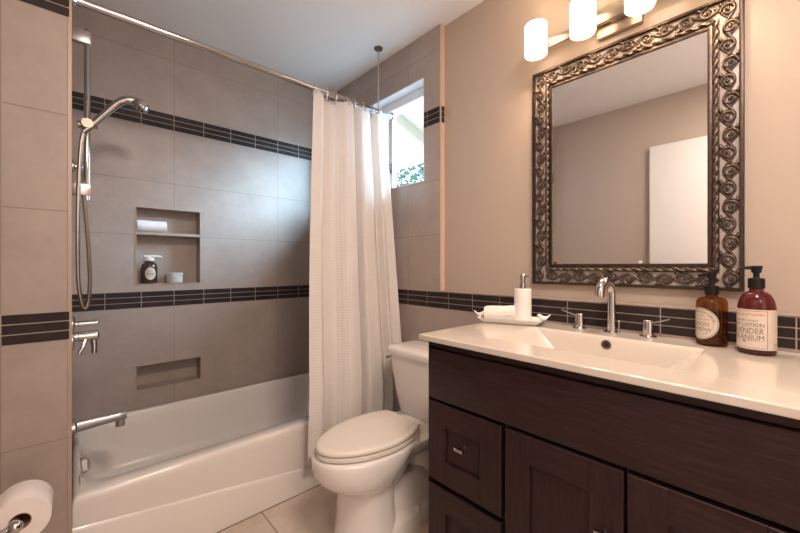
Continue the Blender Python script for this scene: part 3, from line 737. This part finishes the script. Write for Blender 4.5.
for s in (-1, 1):
    y = FY + s*0.109
    m = MB(); m.lathe([(0.0245, 0.0002), (0.0245, 0.004), (0.019, 0.006), (0.0190, 0.008), (0.0165, 0.035), (0.0160, 0.054), (0.013, 0.057)], (FX, y, CZ), 24); hd = m.build('handle', M['chrome'], fa)
    m = MB(); m.tube([(FX, y, CZ+0.046), (FX-0.004, y+s*0.030, CZ+0.054), (FX-0.008, y+s*0.062, CZ+0.066)], [0.0075, 0.006, 0.0055], 12, squash=0.55); m.build('lever', M['chrome'], hd)

# ------------------------------------------------------------------ tray with birds, towel, soap dispenser
a0 = math.radians(-90+22)
U = Vector((math.cos(a0), math.sin(a0), 0)); V = Vector((-math.sin(a0), math.cos(a0), 0))   # U along tray to the right, V away from camera
TC = Vector((1.338, 0.785, CZ))
def tp(u, v, z): return TC + U*u + V*v + Vector((0, 0, z))
def trect(hu, hv, r, z):
    return [tp(p.x, p.y, z) for p in rrect(-hu, hu, -hv, hv, r, 0, 5)]
ty = empty('tray', TC); tag(ty, 'white ceramic tray with two little bird handles left of the faucet', 'tray')
m = MB(); m.loft([trect(0.098, 0.040, 0.006, 0.0002), trect(0.104, 0.046, 0.006, 0.003), trect(0.124, 0.062, 0.005, 0.020), trect(0.127, 0.064, 0.005, 0.0225), trect(0.122, 0.060, 0.005, 0.0215), trect(0.102, 0.044, 0.006, 0.0065), trect(0.09, 0.034, 0.006, 0.0055)])
m.build('dish', M['ceramic'], ty, angle=50)
for s in (-1, 1):
    b = Vector((s*0.126, 0.0, 0.030))
    path = [(0.034, 0.022), (0.026, 0.016), (0.018, 0.009), (0.008, 0.004), (-0.002, 0.003), (-0.010, 0.007), (-0.016, 0.013), (-0.021, 0.015), (-0.026, 0.014), (-0.031, 0.012)]
    rad = [0.0012, 0.0030, 0.0045, 0.0085, 0.0100, 0.0088, 0.0072, 0.0068, 0.0045, 0.0008]
    m = MB(); m.tube([tp(b.x+s*x*0.8, b.y, b.z-0.006+z*0.9) for x, z in path], rad, 12, up=(0, 0, 1)); m.build('bird', M['ceramic'], ty, angle=80)
def towel(name, c, ux, length, R, label, cat, grp, sag=0.0, turns=3.6):
    """rolled towel: spiral strip extruded along direction ux"""
    ux = Vector(ux).normalized(); up = Vector((0, 0, 1)); sd = ux.cross(up).normalized(); up = sd.cross(ux)
    n = 90; r0 = 0.005; th = (R-r0)/turns*0.80
    outer, inner = [], []
    for i in range(n+1):
        t = i/n; a = t*turns*2*PI + 2.4; rad = r0 + (R-r0)*t
        outer.append((rad*math.cos(a), rad*math.sin(a))); inner.append(((rad-th)*math.cos(a), (rad-th)*math.sin(a)))
    poly = outer + inner[::-1]
    m = MB(); rnd = random.Random(3); loops = []
    for kx in range(13):
        t = kx/12; sc = 1.0 if 0 < kx < 12 else 0.95
        o = Vector(c) + ux*(t-0.5)*length
        loops.append([o + sd*px*sc*(1+0.03*math.sin(5*t+1)) + up*py*sc*(1+0.04*math.sin(7*t)) for px, py in poly])
    rows = m.loft(loops, False, False)
    for row, flip in ((rows[0], False), (rows[-1], True)):
        N = len(row)
        for i in range(n):
            q = (row[i], row[i+1], row[N-2-i], row[N-1-i]); m.face(q if flip else q[::-1])
    return tag(m.build(name, M['terry'], None, origin=(c[0], c[1], c[2]-R), angle=70), label, cat)
cT = tp(-0.041, -0.008, 0.0062+0.0350)
towel('rolled_towel', cT, U + V*0.05 + Vector((0, 0, 0.07)), 0.125, 0.0345, 'rolled white washcloth lying on the white bird tray', 'towel', None)
DP = tp(0.046, 0.012, 0.0057)
ds = empty('soap_dispenser', DP); tag(ds, 'plain white cylindrical soap dispenser with silver pump on the bird tray', 'soap dispenser')
zt = zr(-0.0935)-DP.z
MB().lathe([(0.0325, 0), (0.0345, 0.002), (0.0345, zt-0.003), (0.0325, zt-0.0005), (0.012, zt)], DP, 36).build('body', M['ceramic'], ds)
m = MB(); m.lathe([(0.0135, zt-0.001), (0.0135, zt+0.016), (0.010, zt+0.018), (0.0085, zt+0.019), (0.0085, zt+0.034), (0.0105, zt+0.036), (0.0105, zt+0.056), (0.0075, zt+0.060)], DP, 24)
dn = (U*0.9+V*(-0.3)).normalized()
m.tube([DP+Vector((0, 0, zt+0.050)), DP+dn*0.024+Vector((0, 0, zt+0.051)), DP+dn*0.038+Vector((0, 0, zt+0.045))], [0.0045, 0.0040, 0.003], 10); m.build('pump', M['chrome'], ds)

# ------------------------------------------------------------------ bottles with labels
def text_geo(body, size, spacing=1.0):
    cu_ = bpy.data.curves.new('lettering', 'FONT'); cu_.body = body; cu_.size = size; cu_.align_x = 'CENTER'; cu_.align_y = 'CENTER'
    cu_.space_character = spacing; cu_.fill_mode = 'FRONT'; cu_.resolution_u = 2
    o = bpy.data.objects.new('lettering', cu_); COL.objects.link(o)
    bpy.context.view_layer.update()
    me_ = bpy.data.meshes.new_from_object(o)
    vs = [v.co.copy() for v in me_.vertices]; fs = [tuple(p.vertices) for p in me_.polygons]
    bpy.data.objects.remove(o); bpy.data.curves.remove(cu_); bpy.data.meshes.remove(me_)
    return vs, fs
class Wrap:
    """maps label coordinates (u to the right along the arc, v height) onto a bottle cylinder"""
    def __init__(s, c, R, face): s.c = Vector(c); s.R = R; s.a = face
    def p(s, u, v, lift):
        a = s.a + u/s.R; r = s.R + lift     # seen from outside, +angle (ccw) lies to the right
        return s.c + Vector((r*math.cos(a), r*math.sin(a), v))
    def text(s, mb, body, u, v, w, h, lift=0.0009, bend=0.0, spacing=1.0):
        vs, fs = text_geo(body, 1.0, spacing)
        xs = [q.x for q in vs]; ys = [q.y for q in vs]
        sx = w/(max(xs)-min(xs)); sy = h/(max(ys)-min(ys)); cx, cy = (max(xs)+min(xs))/2, (max(ys)+min(ys))/2
        nv = []
        for q in vs:
            x = (q.x-cx)*sx; y = (q.y-cy)*sy
            if bend:
                an = PI/2 - x/bend; x, y = (bend+y)*math.cos(an), (bend+y)*math.sin(an)
            nv.append(mb.bm.verts.new(s.p(u+x, v+y, lift)))
        for f in fs: mb.face([nv[i] for i in f])
    def rect(s, mb, u0, u1, v0, v1, lift, n=24):
        L = [[s.p(u0+(u1-u0)*i/n, v, lift) for v in (v0, v1)] for i in range(n+1)]
        mb.loft(L, False, False, closed=False)
    def disc(s, mb, u, v, R, lift, r_in=0.0, n=48, rings=10):
        L = []
        for k_ in range(rings+1):
            r_ = r_in + (R-r_in)*k_/rings
            L.append([s.p(u+r_*math.cos(2*PI*i/n), v+r_*math.sin(2*PI*i/n), lift) for i in range(n)])
        mb.loft(L, r_in == 0, False)
def patch(mb, name, material, parent): return mb.build(name, material, parent, angle=80)

def bottle(name, c, R, zs, zn, zc, zp, glass, liquid, fill, label, cat):
    """zs shoulder height, zn neck height (collar base), zc collar top, zp pump top: all above the base"""
    e = empty(name, c); tag(e, label, cat)
    prof = [(R*0.80, 0.0005), (R*0.95, 0.002), (R, 0.008), (R, zs)]
    for k_ in range(1, 9):
        a = PI/2*k_/8; prof.append((0.016 + (R-0.016)*math.cos(a), zs + (zn-0.010-zs)*math.sin(a)))
    prof += [(0.014, zn-0.006), (0.014, zn)]
    MB().lathe(prof, c, 44).build('glass_body', glass, e, angle=50)
    MB().lathe([(R*0.75, 0.004), (R-0.004, 0.009), (R-0.004, fill-0.001), (0.004, fill)], c, 36).build('contents', liquid, e)
    m = MB(); m.lathe([(0.0150, zn-0.002), (0.0172, zn), (0.0172, zc-0.002), (0.015, zc), (0.0075, zc+0.001), (0.0065, zc+0.004), (0.0065, zp-0.020), (0.0095, zp-0.018), (0.0125, zp-0.003), (0.0125, zp), (0.004, zp+0.001)], c, 28)
    col = m
    return e, col
BC = Vector((1.408, 0.162, CZ)); ang_cam = math.atan2(-BC.y, -BC.x)
e, pm = bottle('soap_bottle', BC, 0.0368, zr(-0.112)-CZ, zr(-0.083)-CZ, zr(-0.060)-CZ, zr(-0.020)-CZ, M['amber'], M['soap'], 0.030, 'amber glass pump bottle with a round cream label beside the red lotion bottle', 'bottle')
nd = Vector((-0.75, 0.65, 0)).normalized()
zz = zr(-0.026)
pm.tube([Vector((BC.x, BC.y, zz)), Vector((BC.x, BC.y, zz))+nd*0.025, Vector((BC.x, BC.y, zz-0.004))+nd*0.040], [0.0060, 0.0048, 0.0035], 10)
pm.build('pump', M['black'], e)
wr = Wrap(BC, 0.0368, ang_cam - math.radians(46)); v0 = zr(-0.171)-CZ
m = MB(); wr.disc(m, 0, v0, 0.0465, 0.0005); lb = patch(m, 'label', M['label'], e)
m = MB(); wr.disc(m, 0, v0, 0.0445, 0.0008, 0.0432, rings=1); wr.disc(m, 0, v0, 0.0335, 0.0008, 0.0329, rings=1)
wr.text(m, 'THE HANDMADE SOAP COMPANY', 0, v0, 0.105, 0.0060, bend=0.0365)
patch(m, 'label_print', M['ink'], lb)
m = MB(); wr.text(m, 'LEMON', 0, v0-0.001, 0.046, 0.0115); wr.text(m, 'VERBENA', 0, v0-0.016, 0.056, 0.0110)
wr.text(m, 'LIQUID HAND SOAP', 0, v0+0.012, 0.050, 0.0048); wr.rect(m, -0.022, 0.022, v0+0.021, v0+0.0216, 0.0008); wr.text(m, 'NATURAL', 0, v0+0.0255, 0.022, 0.0035); wr.rect(m, -0.012, 0.012, v0-0.0265, v0-0.026, 0.0008)
patch(m, 'label_lettering', M['ink_thin'], lb)

LC = Vector((1.362, 0.065, CZ)); ang_cam = math.atan2(-LC.y, -LC.x)
e, pm = bottle('lotion_bottle', LC, 0.0385, zr(-0.122)-CZ, zr(-0.060)-CZ, zr(-0.034)-CZ, zr(-0.001)-CZ, M['ruby'], M['lotion'], 0.105, 'red brown glass lotion bottle with black pump and large rectangular cream label', 'bottle')
nd = Vector((-0.35, 0.94, 0)).normalized(); zz = zr(-0.006)
pm.tube([Vector((LC.x, LC.y, zz)), Vector((LC.x, LC.y, zz))+nd*0.022, Vector((LC.x, LC.y, zz-0.003))+nd*0.036], [0.0058, 0.0045, 0.0035], 10)
pm.build('pump', M['black'], e)
wr = Wrap(LC, 0.0385, ang_cam - math.radians(36)); b0 = zr(-0.221)-CZ; t0 = zr(-0.116)-CZ
m = MB(); wr.rect(m, -0.052, 0.082, b0, t0, 0.0005, 40); lb = patch(m, 'label', M['label'], e)
m = MB()
for u in (-0.046, 0.0455): wr.rect(m, u-0.0004, u+0.0004, b0+0.004, t0-0.004, 0.0008, 2)
for v in (b0+0.004, t0-0.004): wr.rect(m, -0.046, 0.0455, v-0.0004, v+0.0004, 0.0008, 20)
vv = lambda px: zr(-(px-265.6)/358.84*0.945)-CZ
wr.text(m, 'HAND AND', 0.002, vv(320.6), 0.050, 0.0048); wr.text(m, 'BODY LOTION', -0.001, vv(325.0), 0.080, 0.0095)
wr.text(m, '-', 0.0, vv(342.0), 0.008, 0.0025); wr.text(m, 'EST', 0.066, vv(344), 0.009, 0.006); wr.text(m, '12 FL OZ', 0.066, vv(347), 0.012, 0.003)
patch(m, 'label_print', M['ink'], lb)
m = MB(); wr.text(m, 'LAVENDER', 0, vv(331.0), 0.077, 0.0150); wr.text(m, 'GERANIUM', 0, vv(337.6), 0.077, 0.0140); wr.rect(m, -0.036, 0.036, vv(341.0), vv(340.8), 0.0008)
patch(m, 'label_lettering', M['ink_thin'], lb)
m = MB(); wr.text(m, 'NATURAL & WOODEN', -0.002, vv(314.8), 0.084, 0.0062); patch(m, 'label_heading', M['ink_red'], lb)

# ------------------------------------------------------------------ mirror with scrollwork frame
FXF = 1.4625
Y0, Y1, Z0, Z1 = 0.0955, 0.7560, zr(-0.0771), zr(0.820)        # outer
mi = empty('mirror', (XP, (Y0+Y1)/2, Z0)); tag(mi, 'rectangular wall mirror in a carved dark bronze scrollwork frame', 'mirror')
def ringbox(name, a, b, x0, x1, material, bev=0.002, parent=mi):
    """rectangular ring between inset a and inset b"""
    m = MB()
    prof = [(a, x1), (a, x0+bev), (a+bev*0.3, x0+bev*0.3), (a+bev, x0), (b-bev, x0), (b-bev*0.3, x0+bev*0.3), (b, x0+bev), (b, x1)]
    loops = [[Vector((x, Y0+q, Z0+q)), Vector((x, Y1-q, Z0+q)), Vector((x, Y1-q, Z1-q)), Vector((x, Y0+q, Z1-q))] for q, x in prof]
    m.loft(loops + [loops[0]], False, False); bmesh.ops.remove_doubles(m.bm, verts=m.bm.verts, dist=1e-6)
    return m.build(name, material, parent)
ringbox('outer_rim', 0.0, 0.0105, FXF, XP-0.0005, M['bronze'], 0.003)
ringbox('rope_bed', 0.0555, 0.072, FXF+0.007, XP-0.0005, M['bronze'], 0.002)
ringbox('inner_rim', 0.0715, 0.0840, FXF+0.005, XP-0.0005, M['bronze'], 0.003)
MB().box(XP-0.012, XP-0.0005, Y0+0.078, Y1-0.078, Z0+0.078, Z1-0.078).build('mirror_glass', M['mirror'], mi, smooth=False)
ringbox('added_backing', 0.009, 0.057, XP-0.0095, XP-0.0005, mat('pale_added_backing', (0.36, 0.305, 0.275), 0.4), 0.001)  # pale strip added behind the scrolls to lighten their shaded openings
# rope moulding
ri = 0.0640
def rope(p0, p1):
    p0, p1 = Vector(p0), Vector(p1); L_ = (p1-p0).length; n = int(L_/0.0032); d_ = (p1-p0).normalized()
    e1 = Vector((1, 0, 0)); e2 = d_.cross(e1); loops = []
    for i in range(n+1):
        t = i/n*L_; tw = t/0.030*2*PI
        loops.append([p0 + d_*t + (e1*math.cos(a)+e2*math.sin(a))*(0.0054+0.0030*math.cos(2*(a-tw/2))) for a in [2*PI*q/12 for q in range(12)]])
    m = MB(); m.loft(loops); m.build('rope_moulding', M['bronze_hi'], mi, angle=80)
xr = FXF+0.0045
rope((xr, Y0+ri, Z0+ri), (xr, Y0+ri, Z1-ri)); rope((xr, Y1-ri, Z0+ri), (xr, Y1-ri, Z1-ri)); rope((xr, Y0+ri, Z1-ri), (xr, Y1-ri, Z1-ri)); rope((xr, Y0+ri, Z0+ri), (xr, Y1-ri, Z0+ri))
# scrollwork on the four sides
def scrolls(fmap, length, nunit):
    m = MB(); p = length/nunit; c = 0.0330; A = 0.0125
    def T(pts, r, n=6):
        m.tube([fmap(s, w_, h) for s, w_, h in pts], r, n)
    # running vine
    vine = []
    N_ = nunit*14
    for i in range(N_+1):
        s = length*i/N_; vine.append((s, c + A*math.sin(PI*s/p), 0.0))
    T(vine, 0.0038)
    T([(s_, 2*c-w_ + (1 if w_ < c else -1)*0.006*abs(math.sin(PI*s_/p)), -0.002) for s_, w_, h_ in vine], 0.0034)
    for k_ in range(nunit):
        sg = 1 if k_ % 2 == 0 else -1
        sc = (k_+0.5)*p; wc = c + sg*A*0.02
        sp_ = []
        for i in range(26):                       # inward spiral
            t = i/25; a = sg*(-PI/2*1.0 + 2*PI*1.30*t) ; rad = (0.0205*(1-t) + 0.0062*t)
            sp_.append((sc - p*0.05 + rad*math.cos(a)*min(1.0, p/0.055), wc - sg*0.002 + rad*math.sin(a)*0.95, 0.0015 + 0.003*t))
        T(sp_, [0.0040*(1-0.25*i/25) for i in range(26)])
        q = fmap(sc - p*0.05, wc - sg*0.002, 0.005); m.sphere(q, 0.0050, seg=8)
        # leaf springing from the vine in the opposite corner
        lf = []
        for i in range(9):
            t = i/8; lf.append((sc + p*(0.22+0.30*t), c - sg*(0.006 + 0.014*math.sin(PI*0.6*t+0.3)), 0.002*math.sin(PI*t)))
        T(lf, [0.0016+0.0042*math.sin(PI*min(1, 0.08+i/8.5)) for i in range(9)], 6)
        
    return m
xs = FXF+0.009
LZ = (Z1-Z0); LY = (Y1-Y0)
for fm, ln, nu in ((lambda s, w_, h: Vector((xs-h, Y0+w_, Z0+0.012+s)), LZ-0.024, 16), (lambda s, w_, h: Vector((xs-h, Y1-w_, Z0+0.012+s)), LZ-0.024, 16),
                   (lambda s, w_, h: Vector((xs-h, Y0+0.058+s, Z1-w_)), LY-0.116, 10), (lambda s, w_, h: Vector((xs-h, Y0+0.058+s, Z0+w_)), LY-0.116, 10)):
    scrolls(fm, ln, nu).build('scrollwork', M['bronze_hi'], mi, angle=80)
for y in (0.66, 0.36):
    MB().box(XP-0.016, XP-0.0118, y-0.006, y+0.006, Z0+0.084, Z0+0.094, 0.002).build('mirror_clip', M['dark_metal'] if y > 0.5 else M['clear'], mi)

# ------------------------------------------------------------------ vanity light
ly = [0.692, 0.514, 0.336, 0.158]
vl = empty('vanity_light', (XP, 0.425, zr(0.9))); tag(vl, 'brushed nickel wall light with lit white glass cylinder shades above the mirror', 'wall light')
MB().box(XP-0.022, XP-0.0005, 0.352, 0.498, zr(0.852), zr(0.965), 0.003).build('back_plate', M['nickel'], vl)
m = MB(); m.box(XP-0.052, XP-0.036, 0.120, 0.730, zr(0.890), zr(0.926), 0.003); m.box(XP-0.040, XP-0.020, 0.40, 0.45, zr(0.895), zr(0.92)); m.build('bar', M['nickel'], vl)
for y in ly:
    m = MB(); m.tube([(XP-0.045, y, zr(0.908)), (1.4125, y, zr(0.908))], 0.008, 12); ho = m.build('shade_holder', M['nickel'], vl)
    m = MB(); m.tube([(1.4135, y, zr(0.908)), (1.4195, y, zr(0.908))], 0.014, 16); m.build('holder_collar', M['nickel'], ho)
    m = MB(); m.lathe([(0.0400, 0.958), (0.0415, 0.9595), (0.0430, 0.957), (0.0430, 0.846), (0.0415, 0.8435), (0.0400, 0.846), (0.0400, 0.958)], (1.37, y, H), 40, cap=False)
    bmesh.ops.remove_doubles(m.bm, verts=m.bm.verts, dist=1e-6); sh = m.build('glass_shade', M['opal'], vl, angle=40)
    m = MB(); m.lathe([(0.014, 0.962), (0.014, 0.930), (0.010, 0.926)], (1.37, y, H), 18); m.build('bulb_socket', M['nickel'], sh)
    bl = bpy.data.lights.new('bulb', 'POINT'); bl.energy = BULB; bl.shadow_soft_size = 0.018; bl.color = (1.0, 0.70, 0.44)
    bo = bpy.data.objects.new('bulb', bl); COL.objects.link(bo); bo.location = (1.37, y, zr(0.895))

# ------------------------------------------------------------------ toilet paper
PC = Vector((-0.095, 1.297, zr(-0.638)))
m = MB(); m.lathe([(0.021, 0), (0.0565, 0.0008), (0.057, 0.002), (0.057, 0.101), (0.0565, 0.102), (0.021, 0.103)], PC, 48, 'Y', cap=False)
m.lathe([(0.021, 0), (0.021, 0.103)], PC, 32, 'Y', cap=False)
tpr = empty('toilet_paper_roll', PC); tag(tpr, 'white toilet paper roll on its wall holder at the lower left', 'toilet paper')
m.build('paper', M['paper'], tpr, angle=50)
m = MB(); m.lathe([(0.0208, 0.001), (0.0208, 0.102), (0.0188, 0.102), (0.0188, 0.001), (0.0208, 0.001)], PC, 32, 'Y', cap=False); m.build('cardboard_core', M['card'], tpr)
hd = empty('toilet_paper_holder', (-0.20, YW, zr(-0.638))); tag(hd, 'chrome toilet paper holder with ball end through the paper roll', 'paper holder')
zc = PC.z+0.0
MB().lathe([(0.028, 0), (0.028, -0.006), (0.018, -0.012), (0.011, -0.014)], (-0.20, YW-0.0005, zc), 28, 'Y').build('flange', M['chrome'], hd)
m = MB(); m.tube(smoothpts([(-0.20, YW-0.012, zc), (-0.20, 1.34, zc), (-0.20, 1.29, zc), (-0.185, 1.268, zc), (-0.150, 1.262, zc+0.001), (-0.118, 1.268, zc+0.002), (-0.104, 1.29, zc+0.002)], 6), 0.0085, 14); m.build('arm', M['chrome'], hd)
m = MB(); m.sphere((-0.102, 1.276, zc+0.002), 0.0155, seg=20); m.tube([(-0.102, 1.276, zc+0.002), (-0.100, 1.400, zc+0.010)], 0.0108, 16); m.build('spindle', M['chrome'], hd)

# ------------------------------------------------------------------ things in the upper niche
sz = zr(0.184)
towel('rolled_towel', (0.3290, YA+0.040, sz+0.0365), (1, 0.05, 0), 0.138, 0.0360, 'small rolled white towel on the shelf of the upper niche', 'towel', None)
NB = Vector((0.320, YA+0.046, N1[2]+0.004))
e = empty('niche_bottle', NB); tag(e, 'round brown bottle with white pump cap standing in the upper niche', 'bottle')
MB().lathe([(0.030, 0.0003), (0.036, 0.003), (0.038, 0.012), (0.038, 0.092), (0.034, 0.108), (0.024, 0.118), (0.019, 0.122), (0.019, 0.128)], NB, 36).build('glass_body', mat('brown_bottle_glass', (0.055, 0.024, 0.017), 0.15, coat=0.4), e, angle=50)
m = MB(); m.lathe([(0.022, 0.126), (0.023, 0.128), (0.023, 0.140), (0.020, 0.143), (0.008, 0.144), (0.008, 0.150)], NB, 28); m.box(NB.x-0.028, NB.x+0.030, NB.y-0.011, NB.y+0.011, NB.z+0.148, NB.z+0.157, 0.004)
m.tube([NB+Vector((0.02, 0, 0.153)), NB+Vector((0.052, -0.002, 0.152)), NB+Vector((0.058, -0.002, 0.146))], [0.005, 0.004, 0.003], 10); m.build('pump', M['ceramic'], e)
wr = Wrap(NB, 0.038, math.atan2(-NB.y, -NB.x)+math.radians(8))
m = MB()
L = [[wr.p(0.026*r_*math.cos(2*PI*i/40), 0.056+0.034*r_*math.sin(2*PI*i/40), 0.0005) for i in range(40)] for r_ in (0.01, 0.25, 0.5, 0.75, 1.0)]
m.loft(L, True, False); lb = patch(m, 'label', M['label'], e)
m = MB(); wr.rect(m, -0.014, 0.014, 0.068, 0.0695, 0.0009, 8); wr.rect(m, -0.018, 0.018, 0.055, 0.059, 0.0009, 8); wr.rect(m, -0.016, 0.016, 0.046, 0.0485, 0.0009, 8); wr.rect(m, -0.010, 0.010, 0.038, 0.0392, 0.0009, 8)
patch(m, 'label_print', M['ink_thin'], lb)
JC = Vector((0.440, YA+0.045, N1[2]+0.004))
e = empty('candle_jar', JC); tag(e, 'small squat white glass jar beside the brown bottle in the niche', 'jar')
MB().lathe([(0.034, 0.0003), (0.039, 0.002), (0.041, 0.006), (0.041, 0.040), (0.038, 0.044)], JC, 36).build('jar_body', M['clear'], e)
MB().lathe([(0.038, 0.042), (0.0425, 0.044), (0.0425, 0.055), (0.040, 0.058), (0.010, 0.059)], JC, 36).build('lid', mat('pewter_lid', (0.62, 0.60, 0.59), 0.3, metal=0.3), e)
wr = Wrap(JC, 0.041, math.atan2(-JC.y, -JC.x)); m = MB(); wr.rect(m, -0.028, 0.028, 0.010, 0.036, 0.0004, 16); lb = patch(m, 'label', mat('grey_label', (0.48, 0.45, 0.44), 0.6), e)
